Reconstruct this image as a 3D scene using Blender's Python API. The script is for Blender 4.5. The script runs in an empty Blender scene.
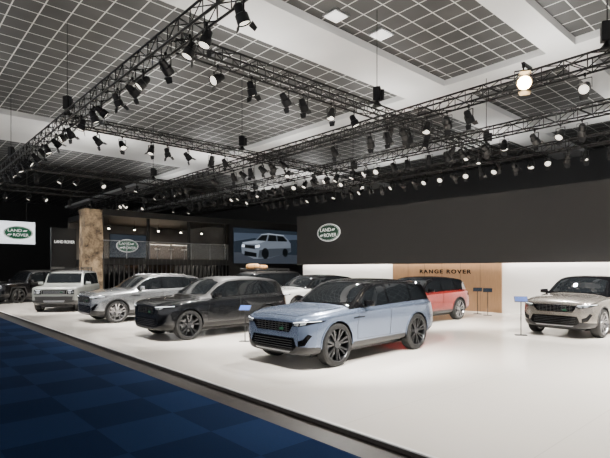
import bpy, bmesh, math, random
from mathutils import Vector, Matrix, Euler
from mathutils.bvhtree import BVHTree
random.seed(4)
PI = math.pi
C = bpy.context.scene.collection

# ---------------------------------------------------------------- materials
def mat(name, col, rough=.5, metal=0, emit=0, ecol=None, coat=0, var=.06, nscale=8, alpha=1, spec=None):
    m = bpy.data.materials.new(name); m.use_nodes = True
    nt = m.node_tree; b = nt.nodes['Principled BSDF']
    b.inputs['Base Color'].default_value = (*col, 1)
    b.inputs['Roughness'].default_value = rough
    b.inputs['Metallic'].default_value = metal
    b.inputs['Coat Weight'].default_value = coat
    b.inputs['Coat Roughness'].default_value = .05
    b.inputs['Alpha'].default_value = alpha
    if spec is not None: b.inputs['Specular IOR Level'].default_value = spec
    if emit:
        b.inputs['Emission Color'].default_value = (*(ecol or col), 1)
        b.inputs['Emission Strength'].default_value = emit
    if var:
        tc = nt.nodes.new('ShaderNodeTexCoord'); n = nt.nodes.new('ShaderNodeTexNoise')
        n.inputs['Scale'].default_value = nscale
        nt.links.new(tc.outputs['Object'], n.inputs['Vector'])
        mx = nt.nodes.new('ShaderNodeMix'); mx.data_type = 'RGBA'
        mx.inputs[6].default_value = (*[c * (1 - var) for c in col], 1)
        mx.inputs[7].default_value = (*[min(1, c * (1 + var)) for c in col], 1)
        nt.links.new(n.outputs['Fac'], mx.inputs[0])
        nt.links.new(mx.outputs[2], b.inputs['Base Color'])
    return m

def math_node(nt, op, a, b=None):
    n = nt.nodes.new('ShaderNodeMath'); n.operation = op
    for i, v in enumerate((a, b)):
        if v is None: continue
        if isinstance(v, (int, float)): n.inputs[i].default_value = v
        else: nt.links.new(v, n.inputs[i])
    return n.outputs[0]

def grid_mat(name, dark, light, cx, cy, lw, rough=.6, offx=0, offy=0, var=.2):
    m = mat(name, dark, rough, var=0); nt = m.node_tree; b = nt.nodes['Principled BSDF']
    tc = nt.nodes.new('ShaderNodeTexCoord'); sp = nt.nodes.new('ShaderNodeSeparateXYZ')
    nt.links.new(tc.outputs['Object'], sp.inputs[0])
    def line(o, c, off):
        v = math_node(nt, 'FRACT', math_node(nt, 'DIVIDE', math_node(nt, 'ADD', o, 500 * c + off), c))
        return math_node(nt, 'LESS_THAN', v, lw / c)
    f = math_node(nt, 'MAXIMUM', line(sp.outputs[0], cx, offx), line(sp.outputs[1], cy, offy))
    n = nt.nodes.new('ShaderNodeTexNoise'); n.inputs['Scale'].default_value = .7
    nt.links.new(tc.outputs['Object'], n.inputs['Vector'])
    m1 = nt.nodes.new('ShaderNodeMix'); m1.data_type = 'RGBA'
    m1.inputs[6].default_value = (*[c * (1 - var) for c in dark], 1); m1.inputs[7].default_value = (*[min(1, c * (1 + var)) for c in dark], 1)
    nt.links.new(n.outputs['Fac'], m1.inputs[0])
    mx = nt.nodes.new('ShaderNodeMix'); mx.data_type = 'RGBA'
    nt.links.new(f, mx.inputs[0]); nt.links.new(m1.outputs[2], mx.inputs[6]); mx.inputs[7].default_value = (*light, 1)
    nt.links.new(mx.outputs[2], b.inputs['Base Color'])
    return m

M = {}
M['ceil'] = grid_mat('ceiling_grid', (.046, .047, .045), (.62, .62, .60), .72, .72, .036, .6, var=.6)
M['beam'] = mat('beam_white', (.76, .76, .745), .7, nscale=1)
M['white'] = mat('white_wall', (.90, .88, .85), .6, nscale=1, var=.02)
M['grey'] = mat('grey_wall', (.09, .09, .09), .7, nscale=1)
M['dark'] = mat('fascia_dark', (.026, .0255, .0255), .65, nscale=2)
M['black'] = mat('black_paint', (.005, .005, .005), .5)
M['ink'] = mat('black_lettering', (.004, .004, .004), .95, var=0, spec=.05)
M['metal'] = mat('truss_black', (.013, .013, .014), .4, .4)
M['alu'] = mat('aluminium', (.45, .45, .46), .35, 1)
M['rubber'] = mat('rubber', (.006, .006, .006), .75)
M['glass'] = mat('car_glass', (.005, .006, .007), .03, 0, var=0, spec=.35)
M['gloss'] = mat('gloss_black', (.0025, .0025, .003), .08, 0, var=0, spec=.28)
M['clad'] = mat('black_plastic', (.009, .009, .010), .5)
M['lamp'] = mat('lamp_glass', (.45, .48, .5), .08, .6, coat=1, var=0)
M['drl'] = mat('daylight_strip', (.9, .93, 1), .3, emit=2.5, var=0)
M['tail'] = mat('tail_red', (.25, .005, .005), .15, coat=1, var=0)
M['lens'] = mat('spot_lens', (.5, .48, .42), .15, emit=2.2, ecol=(1, .92, .8), var=0)
M['lens_hot'] = mat('spot_lens_hot', (1, .85, .6), .3, emit=60, ecol=(1, .66, .32), var=0)
M['led'] = mat('fill_strip_glow', (1, .97, .92), .4, emit=38, ecol=(1, .95, .88), var=0)
M['panel_light'] = mat('panel_light', (1, 1, .97), .4, emit=1.2, ecol=(1, .98, .93), var=0)
M['bulb'] = mat('bulb_warm', (1, .95, .85), .4, emit=30, ecol=(1, .88, .7), var=0)
M['green'] = mat('logo_green', (.003, .055, .024), .35, var=0, emit=.05)
M['sgreen'] = mat('screen_green', (.004, .10, .045), .35, var=0, emit=.4)
M['letter'] = mat('letter_white', (.85, .85, .82), .4, emit=.9, var=0)
M['screenw'] = mat('screen_white', (.8, .85, .9), .3, emit=1.6, var=0)
M['screend'] = mat('screen_dark', (.01, .015, .022), .2, emit=.35, ecol=(.05, .07, .10), var=0)
M['pic_body'] = mat('pic_silver', (.1, .11, .13), .4, emit=.30, ecol=(.42, .50, .62), var=0)
M['pic_roof'] = mat('pic_roof', (.1, .12, .15), .4, emit=.55, ecol=(.60, .70, .85), var=0)
M['pic_shade'] = mat('pic_shade', (.03, .04, .05), .4, emit=.16, ecol=(.25, .30, .38), var=0)
M['pic_dark'] = mat('pic_dark', (.003, .004, .005), .4, emit=.1, ecol=(.02, .03, .04), var=0)
M['pic_light'] = mat('pic_light', (.7, .8, .9), .4, emit=1.8, ecol=(.75, .85, 1), var=0)
M['blue'] = mat('sign_blue', (.02, .06, .24), .3, emit=.25, ecol=(.03, .12, .6), var=0)
M['orange'] = mat('orange_cargo', (.38, .19, .07), .6, var=.35, nscale=5)
M['rail_glass'] = mat('rail_glass', (.40, .43, .45), .04, 0, var=0, alpha=.16, coat=.5)
M['bar_dark'] = mat('bar_dark', (.06, .048, .04), .4)
M['side'] = mat('platform_side', (.07, .058, .05), .5)

def wood_mat():
    m = mat('oak_veneer', (.40, .25, .13), .5, var=0); nt = m.node_tree; b = nt.nodes['Principled BSDF']
    tc = nt.nodes.new('ShaderNodeTexCoord'); mp = nt.nodes.new('ShaderNodeMapping'); n = nt.nodes.new('ShaderNodeTexNoise')
    mp.inputs['Scale'].default_value = (7, 7, .6); n.inputs['Scale'].default_value = 4; n.inputs['Detail'].default_value = 6
    nt.links.new(tc.outputs['Object'], mp.inputs[0]); nt.links.new(mp.outputs[0], n.inputs['Vector'])
    r = nt.nodes.new('ShaderNodeValToRGB'); r.color_ramp.elements[0].color = (.20, .105, .047, 1); r.color_ramp.elements[1].color = (.34, .20, .10, 1)
    nt.links.new(n.outputs['Fac'], r.inputs[0]); nt.links.new(r.outputs[0], b.inputs['Base Color'])
    return m
M['wood'] = wood_mat()
def rock_mat():
    m = mat('rock_print', (.3, .2, .1), .6, var=0); nt = m.node_tree; b = nt.nodes['Principled BSDF']
    tc = nt.nodes.new('ShaderNodeTexCoord'); n = nt.nodes.new('ShaderNodeTexNoise')
    n.inputs['Scale'].default_value = 2.2; n.inputs['Detail'].default_value = 9; n.inputs['Roughness'].default_value = .75
    nt.links.new(tc.outputs['Object'], n.inputs['Vector'])
    r = nt.nodes.new('ShaderNodeValToRGB'); r.color_ramp.elements[0].position = .38; r.color_ramp.elements[1].position = .62
    r.color_ramp.elements[0].color = (.05, .032, .02, 1); r.color_ramp.elements[1].color = (.46, .33, .20, 1)
    nt.links.new(n.outputs['Fac'], r.inputs[0]); nt.links.new(r.outputs[0], b.inputs['Base Color'])
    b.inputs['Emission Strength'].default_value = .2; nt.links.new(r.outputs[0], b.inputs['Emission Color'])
    return m
M['rock'] = rock_mat()
def carpet_mat():
    m = mat('blue_carpet', (.02, .04, .12), .95, var=0, spec=.05); nt = m.node_tree; b = nt.nodes['Principled BSDF']
    tc = nt.nodes.new('ShaderNodeTexCoord'); ck = nt.nodes.new('ShaderNodeTexChecker')
    ck.inputs['Scale'].default_value = 1.0; ck.inputs['Color1'].default_value = (.0160, .038, .108, 1); ck.inputs['Color2'].default_value = (.0095, .024, .072, 1)
    nt.links.new(tc.outputs['Object'], ck.inputs['Vector'])
    n = nt.nodes.new('ShaderNodeTexNoise'); n.inputs['Scale'].default_value = 60; n.inputs['Detail'].default_value = 4
    nt.links.new(tc.outputs['Object'], n.inputs['Vector'])
    mx = nt.nodes.new('ShaderNodeMix'); mx.data_type = 'RGBA'; mx.blend_type = 'MULTIPLY'; mx.inputs[0].default_value = .5
    nt.links.new(ck.outputs['Color'], mx.inputs[6]); nt.links.new(n.outputs['Color'], mx.inputs[7])
    nt.links.new(mx.outputs[2], b.inputs['Base Color'])
    return m
M['carpet'] = carpet_mat()
M['platform'] = grid_mat('platform_vinyl', (.84, .79, .725), (.72, .67, .61), 2.0, 4.0, .012, .12, var=.03)
M['edge'] = mat('platform_edge', (.85, .84, .82), .4, var=.02)
M['strip'] = mat('brown_hall_floor', (.034, .027, .022), .45, nscale=6, var=.5)

# ---------------------------------------------------------------- mesh builder
class MB:
    def __init__(s): s.v = []; s.f = []
    def box(s, x0, x1, y0, y1, z0, z1):
        b = len(s.v)
        s.v += [(x, y, z) for z in (z0, z1) for y in (y0, y1) for x in (x0, x1)]
        for q in ((0, 2, 3, 1), (4, 5, 7, 6), (0, 1, 5, 4), (2, 6, 7, 3), (0, 4, 6, 2), (1, 3, 7, 5)): s.f.append([b + i for i in q])
        return s
    def cyl(s, p, q, r, r2=None, n=12, cap=True):
        p = Vector(p); q = Vector(q); r2 = r if r2 is None else r2
        d = (q - p).normalized(); a = d.orthogonal().normalized(); c = d.cross(a); b = len(s.v)
        for P, R in ((p, r), (q, r2)):
            for i in range(n):
                t = 2 * PI * i / n; s.v.append(tuple(P + (a * math.cos(t) + c * math.sin(t)) * R))
        for i in range(n): j = (i + 1) % n; s.f.append([b + i, b + j, b + n + j, b + n + i])
        if cap: s.f.append([b + i for i in range(n)][::-1]); s.f.append([b + n + i for i in range(n)])
        return s
    def lathe_x(s, prof, n=40):
        b = len(s.v); m = len(prof)
        for i in range(n):
            t = 2 * PI * i / n
            for x, r in prof: s.v.append((x, r * math.cos(t), r * math.sin(t)))
        for i in range(n):
            j = (i + 1) % n
            for k in range(m):
                l = (k + 1) % m; s.f.append([b + i * m + k, b + i * m + l, b + j * m + l, b + j * m + k])
        return s
    def prism(s, poly, fn, t0, t1):
        b = len(s.v); n = len(poly)
        for t in (t0, t1):
            for a, c in poly: s.v.append(tuple(fn(a, c, t)))
        s.f.append([b + i for i in range(n)][::-1]); s.f.append([b + n + i for i in range(n)])
        for i in range(n): j = (i + 1) % n; s.f.append([b + i, b + j, b + n + j, b + n + i])
        return s
    def tube(s, pts, r, n=8):
        for a, b in zip(pts[:-1], pts[1:]): s.cyl(a, b, r, n=n)
        return s
    def build(s, name, m, parent=None, smooth=False, bevel=0):
        me = bpy.data.meshes.new(name); me.from_pydata(s.v, [], s.f)
        bm = bmesh.new(); bm.from_mesh(me)
        if bevel: bmesh.ops.bevel(bm, geom=bm.edges[:], offset=bevel, segments=2, affect='EDGES', profile=.5)
        bmesh.ops.recalc_face_normals(bm, faces=bm.faces); bm.to_mesh(me); bm.free()
        me.materials.append(m)
        if smooth:
            me.shade_smooth(); me.set_sharp_from_angle(angle=math.radians(35))
        o = bpy.data.objects.new(name, me); C.objects.link(o); o.parent = parent
        return o

def tag(o, label=None, cat=None, group=None, kind=None):
    if label: o['label'] = label
    if cat: o['category'] = cat
    if group: o['group'] = group
    if kind: o['kind'] = kind
    return o
def empty(name, loc=(0, 0, 0), rz=0, label=None, cat=None, group=None):
    o = bpy.data.objects.new(name, None); C.objects.link(o); o.location = loc; o.rotation_euler = (0, 0, rz)
    o.empty_display_size = .2
    return tag(o, label, cat, group)
def dup(o, parent=None):
    c = o.copy(); C.objects.link(c); c.parent = parent
    for ch in list(o.children): dup(ch, c)
    return c
ORD = 'first second third fourth fifth sixth seventh eighth ninth tenth eleventh twelfth thirteenth fourteenth fifteenth sixteenth seventeenth eighteenth nineteenth twentieth'.split()
def ordl(i): return ORD[i] if i < 20 else ('twenty ' + ORD[i - 20] if i < 29 else 'thirty ' + ORD[i - 30] if i > 29 else 'thirtieth')

def text_obj(s, size, m, name, parent, loc, rot, ext=.01, sx=1, sp=1, bold=0):
    cu = bpy.data.curves.new(name, 'FONT'); cu.body = s; cu.size = size; cu.extrude = ext; cu.align_x = 'CENTER'; cu.align_y = 'CENTER'; cu.space_character = sp; cu.offset = bold
    t = bpy.data.objects.new('tmp', cu); C.objects.link(t)
    dg = bpy.context.evaluated_depsgraph_get(); me = bpy.data.meshes.new_from_object(t.evaluated_get(dg))
    bpy.data.objects.remove(t); me.materials.clear(); me.materials.append(m)
    o = bpy.data.objects.new(name, me); C.objects.link(o); o.parent = parent; o.location = loc; o.rotation_euler = rot; o.scale = (sx, 1, 1)
    return o

# ---------------------------------------------------------------- the hall
def S(name, mb, m, **k):
    o = mb.build(name, m, **k); o['kind'] = 'structure'; return o
CZ = 9.5
S('floor', MB().box(-62, 14, -12, 36, -.30, -.065), M['strip'])
S('floor_carpet', MB().box(-62, 12, -11, 3.74, -.065, -.055), M['carpet'])
S('floor_platform', MB().box(-46, 9, 4.2, 21, -.065, 0), M['platform'])
S('trim_1', MB().box(-46, 9, 4.15, 4.2, -.012, .004), M['edge'])
S('trim_91', MB().box(-46, 9, 4.16, 4.2, -.065, -.012), M['side'])
S('floor_mezzanine', MB().box(-46, -22.4, 21, 26, -.065, 0), M['platform'])
S('ceiling', MB().box(-62, 14, -12, 36, CZ, CZ + .2), M['ceil'])
k = 2
for b in ((-31.6, -26.3, -12, 36), (-12.3, -10.4, -12, 36), (-6.5, -5.6, -12, 36), (-1.0, 0.0, -12, 36)):
    S('trim_%d' % k, MB().box(b[0], b[1], b[2], b[3], CZ - .25, CZ), M['beam']); k += 1
for y0, y1 in ((17.0, 18.6), (25, 27)):
    for x0, x1 in ((-62, -31.6), (-26.3, -12.3), (-10.4, -6.5), (-5.6, -1.0), (.0, 14)):
        S('trim_%d' % k, MB().box(x0, x1, y0, y1, CZ - .24, CZ), M['beam']); k += 1
S('wall_back', MB().box(-62, 14, 34, 34.3, -.065, CZ), M['grey'])
S('wall_left', MB().box(-62.3, -62, -12, 34.3, -.065, CZ), M['dark'])

S('wall_header', MB().box(-22.4, 9, 19.6, 19.75, 2.15, 5.15).box(-22.4, 9, 19.75, 21.0, 2.5, 5.15), M['dark'])
S('wall_right', MB().box(-22.4, 9, 20.1, 20.9, 0, 2.5), M['white'])
ld = MB().box(-22.2, 8.8, 19.80, 20.05, 2.46, 2.499).build('wall_fill_strip', M['led'])  # added glowing strip, hidden behind the header lip to brighten the wall
tag(ld, 'added glowing strip that brightens the pale wall under the dark header', 'light strip')
wp = empty('wood_sign_wall', (-12.4, 20.02, 0), 0, 'oak veneer display wall with dark capital lettering under the dark header', 'sign wall')
MB().box(-2.9, 2.9, 0, .079, 0, 2.30).build('panel', M['wood'], wp)
jo = MB()
for i in range(1, 6): jo.box(-2.9 + i * .967 - .006, -2.9 + i * .967 + .006, -.004, 0, 0, 2.30)
jo.build('panel_joint', M['clad'], wp)
text_obj('RANGE ROVER', .26, M['ink'], 'lettering', wp, (.12, -.01, 1.77), (PI / 2, 0, 0), sx=1.3, sp=1.28, bold=.005)

def oval_sign(name, loc, rz, w, h, label, green, cat='sign'):
    r = empty(name, loc, rz, label, cat)
    def ell(a, b, t0, t1, m, nm, par):
        return MB().prism([(a * math.cos(2 * PI * i / 48), b * math.sin(2 * PI * i / 48)) for i in range(48)], lambda x, z, t: (x, t, z), t0, t1).build(nm, m, par, smooth=True)
    ell(w / 2, h / 2, -.04, 0, M['letter'], 'rim', r)
    ell(w / 2 * .955, h / 2 * .94, -.055, -.04, green, 'face', r)
    ell(w / 2 * .91, h / 2 * .875, -.058, -.055, M['letter'], 'inner_line', r)
    ell(w / 2 * .89, h / 2 * .85, -.061, -.058, green, 'inner_face', r)
    text_obj('LAND', h * .29, M['letter'], 'lettering', r, (-w * .12, -.066, h * .15), (PI / 2, 0, 0), .004, sx=1.15)
    text_obj('ROVER', h * .29, M['letter'], 'lettering', r, (w * .08, -.066, -h * .16), (PI / 2, 0, 0), .004, sx=1.1)
    for mk in ([(.20, .20), (.32, .20), (.27, .10), (.15, .10)], [(-.22, -.10), (-.34, -.10), (-.40, -.20), (-.28, -.20)]):
        MB().prism([(a * w * .95, b * h) for a, b in mk], lambda x, z, t: (x, t, z), -.068, -.061).build('mark', M['letter'], r)
    return r
oval_sign('logo_sign', (-19.57, 19.59, 4.02), 0, 1.85, 1.02, 'green oval emblem with white rim mounted on the long dark header', M['green'])

# led wall + mezzanine
X0 = -27.5
S('wall_screen', MB().box(-28.2, X0, 17.9, 25.5, 0, 5.3), M['black'])
sc = empty('video_wall', (X0 + .01, 21.15, 3.5), PI / 2, 'large video wall showing a pale luxury car on a dark road', 'video screen')
MB().box(-2.9, 2.9, -.06, 0, -1.2, 1.25).build('panel', M['screend'], sc)
P2 = lambda y: (lambda a, b, t: (a, y - t, b))
MB().prism([(-2.9, .3), (-1.2, .6), (.6, .45), (2.9, .65), (2.9, 1.0), (-2.9, .9)], P2(-.062), 0, .004).build('picture_sky', mat('pic_sky', (.03, .04, .06), .4, emit=.3, ecol=(.16, .22, .32), var=0), sc)
MB().prism([(-2.9, -1.2), (2.9, -1.2), (2.9, -.55), (-2.9, -.45)], P2(-.064), 0, .004).build('picture_road', mat('pic_road', (.03, .03, .04), .4, emit=.3, ecol=(.12, .15, .20), var=0), sc)
MB().prism([(-2.25, -.50), (-2.3, -.05), (-2.2, .27), (-1.1, .44), (-.55, .92), (.1, 1.0), (1.5, .94), (1.95, .60), (2.2, .30), (2.22, -.30), (.2, -.80), (-1.2, -.88)], P2(-.070), 0, .006).build('picture_car', M['pic_body'], sc)
MB().prism([(-.60, .90), (.1, .99), (1.5, .93), (1.55, .86), (.1, .92), (-.55, .84)], P2(-.0765), 0, .003).build('picture_roof', M['pic_roof'], sc)
MB().prism([(-2.2, .25), (-1.1, .42), (-.2, .40), (-.9, .20), (-2.1, .16)], P2(-.0765), 0, .003).build('picture_hood', M['pic_roof'], sc)
MB().prism([(-.85, -.80), (-.75, -.25), (.2, -.12), (2.2, -.02), (2.2, -.32), (.2, -.78)], P2(-.077), 0, .003).build('picture_side', M['pic_shade'], sc)
MB().prism([(-1.02, .44), (-.50, .84), (.0, .89), (-.15, .44)], P2(-.081), 0, .004).prism([(-.02, .42), (.12, .89), (.8, .87), (.85, .44)], P2(-.081), 0, .004).prism([(.92, .44), (.87, .87), (1.45, .83), (1.85, .52), (1.8, .46)], P2(-.081), 0, .004).build('picture_windows', M['pic_dark'], sc)
MB().prism([(-2.0, -.12), (-2.0, .10), (-1.15, .07), (-1.15, -.18)], P2(-.082), 0, .004).prism([(-2.05, -.65), (-2.03, -.34), (-1.0, -.46), (-1.0, -.76)], P2(-.082), 0, .004).build('picture_grille', M['pic_dark'], sc)
MB().prism([(-2.26, -.06), (-2.24, .10), (-2.05, .10), (-2.05, -.06)], P2(-.083), 0, .004).prism([(-1.1, -.10), (-1.1, .08), (-.72, .13), (-.75, -.04)], P2(-.083), 0, .004).build('picture_headlights', M['pic_light'], sc)
wc = MB()
for cx, rr in ((-.22, .40), (1.65, .32)): wc.prism([(cx + rr * .8 * math.cos(i * PI / 12), -.48 + rr * math.sin(i * PI / 12) + (.10 if cx > 1 else 0)) for i in range(24)], P2(-.085), 0, .004)
wc.build('picture_wheels', M['pic_dark'], sc)

S('floor_upper', MB().box(-34, X0, 9.5, 17.9, 2.15, 2.5), M['black'])
S('ceiling_upper', MB().box(-34, X0, 9.5, 17.9, 4.95, 5.3), M['black'])
S('wall_lower', MB().box(-28.0, X0 - .08, 9.5, 17.9, 0, 2.15), M['gloss'])
S('wall_upper', MB().box(-34, -33.8, 9.5, 25.5, 0, 5.3), mat('lounge_wall', (.12, .11, .10), .6, nscale=1.5, var=.3))
fin = MB()
for i in range(29): fin.box(X0 - .07, X0 + .01, 9.55 + i * .29, 9.60 + i * .29, 0.0, 2.5)
S('trim_90', fin, mat('slat_grey', (.028, .028, .028), .4))
rl = empty('balcony_railing', (X0 - .1, 13.7, 2.5), 0, 'glass railing with slim posts along the upper lounge balcony', 'railing')
for i in range(6): MB().box(-.01, .01, -4.15 + i * 1.39, -4.15 + i * 1.39 + 1.33, .06, 1.0).build('glass_pane', M['rail_glass'], rl)
for i in range(7): MB().box(-.02, .02, -4.19 + i * 1.39, -4.16 + i * 1.39, 0, 1.02).build('post', M['alu'], rl)
MB().box(-.03, .03, -4.2, 4.19, 1.02, 1.06).build('handrail', M['alu'], rl)
for i in range(4):
    S('trim_%d' % k, MB().box(X0 - .35, X0 - .2, 9.5 + i * 2.72, 9.65 + i * 2.72, 2.5, 4.95), M['black']); k += 1
pn = empty('lounge_screen', (-29.0, 11.6, 2.5), PI / 2, 'dark display panel carrying a green oval emblem inside upper lounge', 'screen')
MB().box(-1.1, 1.1, 0, .08, .1, 1.5).build('panel', M['screend'], pn)
MB().box(-1.15, 1.15, .08, .16, 0, 1.55).build('frame', M['black'], pn)
oval_sign('logo_sign', (-28.99, 11.5, 3.32), PI / 2, 1.35, .80, 'small green oval emblem on the panel in the upper lounge', M['sgreen'])
bar = empty('bar_counter', (-31.5, 14.8, 2.5), 0, 'dark bar counter with pale top inside the upper lounge', 'counter')
MB().box(-.3, .3, -2.2, 2.2, 0, 1.05).build('body', M['bar_dark'], bar); MB().box(-.36, .36, -2.25, 2.25, 1.05, 1.1).build('top', M['white'], bar)
sh = empty('back_shelf', (-33.6, 14.8, 3.4), 0, 'backlit shelf on the rear wall of the upper lounge', 'shelf')
MB().box(-.19, 0.1, -2.4, 2.4, -.03, 0).build('board', M['wood'], sh); MB().box(-.19, -.16, -2.4, 2.4, .05, .35).build('light_panel', mat('warm_glow', (.8, .6, .4), .5, emit=2.0, ecol=(1, .75, .5), var=0), sh)
for i in range(5):
    r = empty('pendant_lamp', (-29.6, 10.6 + i * 1.6, 4.95), 0, 'small pendant lamp in the upper lounge, %s from the rock column' % ORD[i], 'lamp', 'pendant lamps in the upper lounge')
    MB().cyl((0, 0, 0), (0, 0, -.4), .01, n=6).build('cord', M['black'], r)
    MB().cyl((0, 0, -.4), (0, 0, -.55), .05, .12, n=16).build('shade', M['black'], r)
    MB().cyl((0, 0, -.56), (0, 0, -.60), .06, .05, n=12).build('bulb', M['bulb'], r)
for i in range(4):
    r = empty('bar_stool', (-30.6, 13.2 + i * 1.0, 2.5), 0, 'slim bar stool at the lounge counter, %s from the emblem panel' % ORD[i], 'stool', 'bar stools in the upper lounge')
    MB().cyl((0, 0, 0), (0, 0, .02), .2, n=20).build('base', M['alu'], r)
    MB().cyl((0, 0, .02), (0, 0, .72), .025, n=10).build('pole', M['alu'], r)
    MB().cyl((0, 0, .72), (0, 0, .78), .18, .2, n=24).build('seat', M['white'], r)
    MB().box(.14, .18, -.16, .16, .78, 1.02).build('backrest', M['bar_dark'], r, bevel=.01)

# rock column, lettered panel, far screen
rc = MB()
zs = [0, .6, 1.3, 1.9, 2.6, 3.2, 3.9, 4.5, 5.15]
for j, z in enumerate(zs):
    for i in range(16):
        t = 2 * PI * i / 16; a = max(abs(math.cos(t)), abs(math.sin(t)))
        rr = .47 / a * (1 + random.uniform(-.05, .05))
        rc.v.append((-27.2 + rr * math.cos(t), 8.78 + rr * math.sin(t), z))
for j in range(len(zs) - 1):
    for i in range(16): l = (i + 1) % 16; rc.f.append([j * 16 + i, j * 16 + l, (j + 1) * 16 + l, (j + 1) * 16 + i])
rc.f.append(list(range(16))[::-1]); rc.f.append([(len(zs) - 1) * 16 + i for i in range(16)])
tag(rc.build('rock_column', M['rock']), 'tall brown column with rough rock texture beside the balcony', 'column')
lw = empty('lettered_panel', (-27.6, 7.55, 0), PI / 2, 'black freestanding panel with white lettering left of the rock column', 'panel')
MB().box(-.65, .6, 0, .2, 0, 4.1).build('board', M['black'], lw)
text_obj('LAND ROVER', .22, M['letter'], 'lettering', lw, (0, -.01, 3.35), (PI / 2, 0, 0), sx=.75)
fs = empty('hanging_screen', (-32, 5.2, 4.0), PI / 2, 'white hanging screen with green oval emblem at far left', 'screen')
MB().box(-2.3, 1.9, -.06, 0, -.62, .68).build('panel', M['screenw'], fs)
MB().box(-2.36, 1.96, 0, .12, -.68, .74).build('frame', M['black'], fs)
MB().cyl((-1.8, .06, .74), (-1.8, .06, CZ - 4.25), .015, n=6).build('cable', M['black'], fs)
MB().cyl((1.5, .06, .74), (1.5, .06, CZ - 4.25), .015, n=6).build('cable', M['black'], fs)
oval_sign('logo_sign', (-31.93, 6.22, 4.02), PI / 2, 1.55, .82, 'green oval emblem on the white hanging screen at far left', M['sgreen'])

# ---------------------------------------------------------------- cars
def pchip(pts):
    xs = [p[0] for p in pts]; ys = [p[1] for p in pts]; n = len(xs)
    if n == 1: return lambda x: ys[0]
    h = [xs[i + 1] - xs[i] for i in range(n - 1)]; d = [(ys[i + 1] - ys[i]) / h[i] for i in range(n - 1)]
    m = [d[0]] + [0] * (n - 2) + [d[-1]]
    for i in range(1, n - 1):
        if d[i - 1] * d[i] > 0:
            w1 = 2 * h[i] + h[i - 1]; w2 = h[i] + 2 * h[i - 1]; m[i] = (w1 + w2) / (w1 / d[i - 1] + w2 / d[i])
    def f(x):
        if x <= xs[0]: return ys[0]
        if x >= xs[-1]: return ys[-1]
        i = 0
        while xs[i + 1] < x: i += 1
        t = (x - xs[i]) / h[i]
        return (2*t**3-3*t**2+1)*ys[i] + (t**3-2*t**2+t)*h[i]*m[i] + (-2*t**3+3*t**2)*ys[i+1] + (t**3-t**2)*h[i]*m[i+1]
    return f

SLEEK = dict(L=4.80, W=1.93, H=1.705, fw=.87, rw=3.80, rows=[
    ([(0, 0)], [(0, .29), (.15, .26), (.5, .25), (4.2, .28), (4.8, .42)]),
    ([(0, .54), (.06, .68), (.15, .74), (4.3, .74), (4.6, .68), (4.8, .58)], [(0, .29), (.15, .26), (.5, .25), (4.2, .28), (4.8, .42)]),
    ([(0, .63), (.04, .74), (.12, .82), (.3, .885), (.6, .91), (1.4, .90), (3.0, .90), (4.2, .90), (4.6, .84), (4.8, .73)], [(0, .35), (.15, .31), (.5, .30), (4.2, .34), (4.8, .48)]),
    ([(0, .67), (.04, .78), (.12, .865), (.3, .93), (.6, .955), (1.4, .935), (2.4, .925), (3.2, .94), (4.2, .945), (4.6, .89), (4.8, .78)], [(0, .45), (.5, .42), (4.2, .44), (4.8, .57)]),
    ([(0, .68), (.04, .79), (.12, .875), (.3, .94), (.7, .970), (1.2, .960), (2.2, .942), (3.1, .958), (3.7, .972), (4.2, .965), (4.6, .90), (4.8, .79)], [(0, .72), (.5, .80), (2.4, .82), (4.2, .85), (4.8, .80)]),
    ([(0, .66), (.04, .76), (.12, .84), (.3, .905), (.7, .945), (1.4, .94), (2.2, .927), (3.2, .937), (4.1, .932), (4.6, .85), (4.8, .75)], [(0, .895), (.04, .92), (.15, .95), (.5, 1.0), (1.2, 1.035), (2.4, 1.065), (4.0, 1.10), (4.55, 1.10), (4.8, .98)]),
    ([(0, .61), (.04, .71), (.12, .785), (.3, .845), (.7, .89), (1.4, .893), (3.2, .888), (4.1, .87), (4.4, .83), (4.62, .79), (4.8, .70)], [(0, .925), (.04, .955), (.15, .99), (.5, 1.045), (1.2, 1.09), (2.4, 1.125), (4.0, 1.165), (4.5, 1.17), (4.8, 1.02)]),
    ([(0, .54), (.04, .64), (.12, .71), (.3, .765), (.9, .81), (1.35, .82), (1.55, .805), (2.1, .735), (2.5, .715), (3.6, .70), (4.2, .68), (4.48, .665), (4.68, .70), (4.8, .64)], [(0, .945), (.04, .98), (.15, 1.02), (.5, 1.075), (1.2, 1.12), (1.40, 1.14), (1.55, 1.20), (2.10, 1.52), (2.35, 1.595), (2.9, 1.622), (3.5, 1.614), (4.1, 1.575), (4.48, 1.53), (4.68, 1.22), (4.8, 1.04)]),
    ([(0, .34), (.15, .46), (.5, .52), (1.2, .58), (1.4, .58), (2.2, .52), (4.3, .48), (4.8, .40)], [(0, .953), (.04, .993), (.15, 1.04), (.5, 1.10), (1.2, 1.152), (1.29, 1.17), (1.5, 1.27), (2.02, 1.60), (2.3, 1.665), (2.9, 1.685), (3.5, 1.675), (4.1, 1.63), (4.50, 1.575), (4.70, 1.22), (4.8, 1.05)]),
    ([(0, 0)], [(0, .955), (.04, .997), (.15, 1.045), (.5, 1.108), (1.2, 1.163), (1.26, 1.178), (1.46, 1.28), (1.97, 1.615), (2.25, 1.685), (2.9, 1.705), (3.5, 1.695), (4.1, 1.65), (4.52, 1.59), (4.72, 1.22), (4.8, 1.055)]),
])
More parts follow.
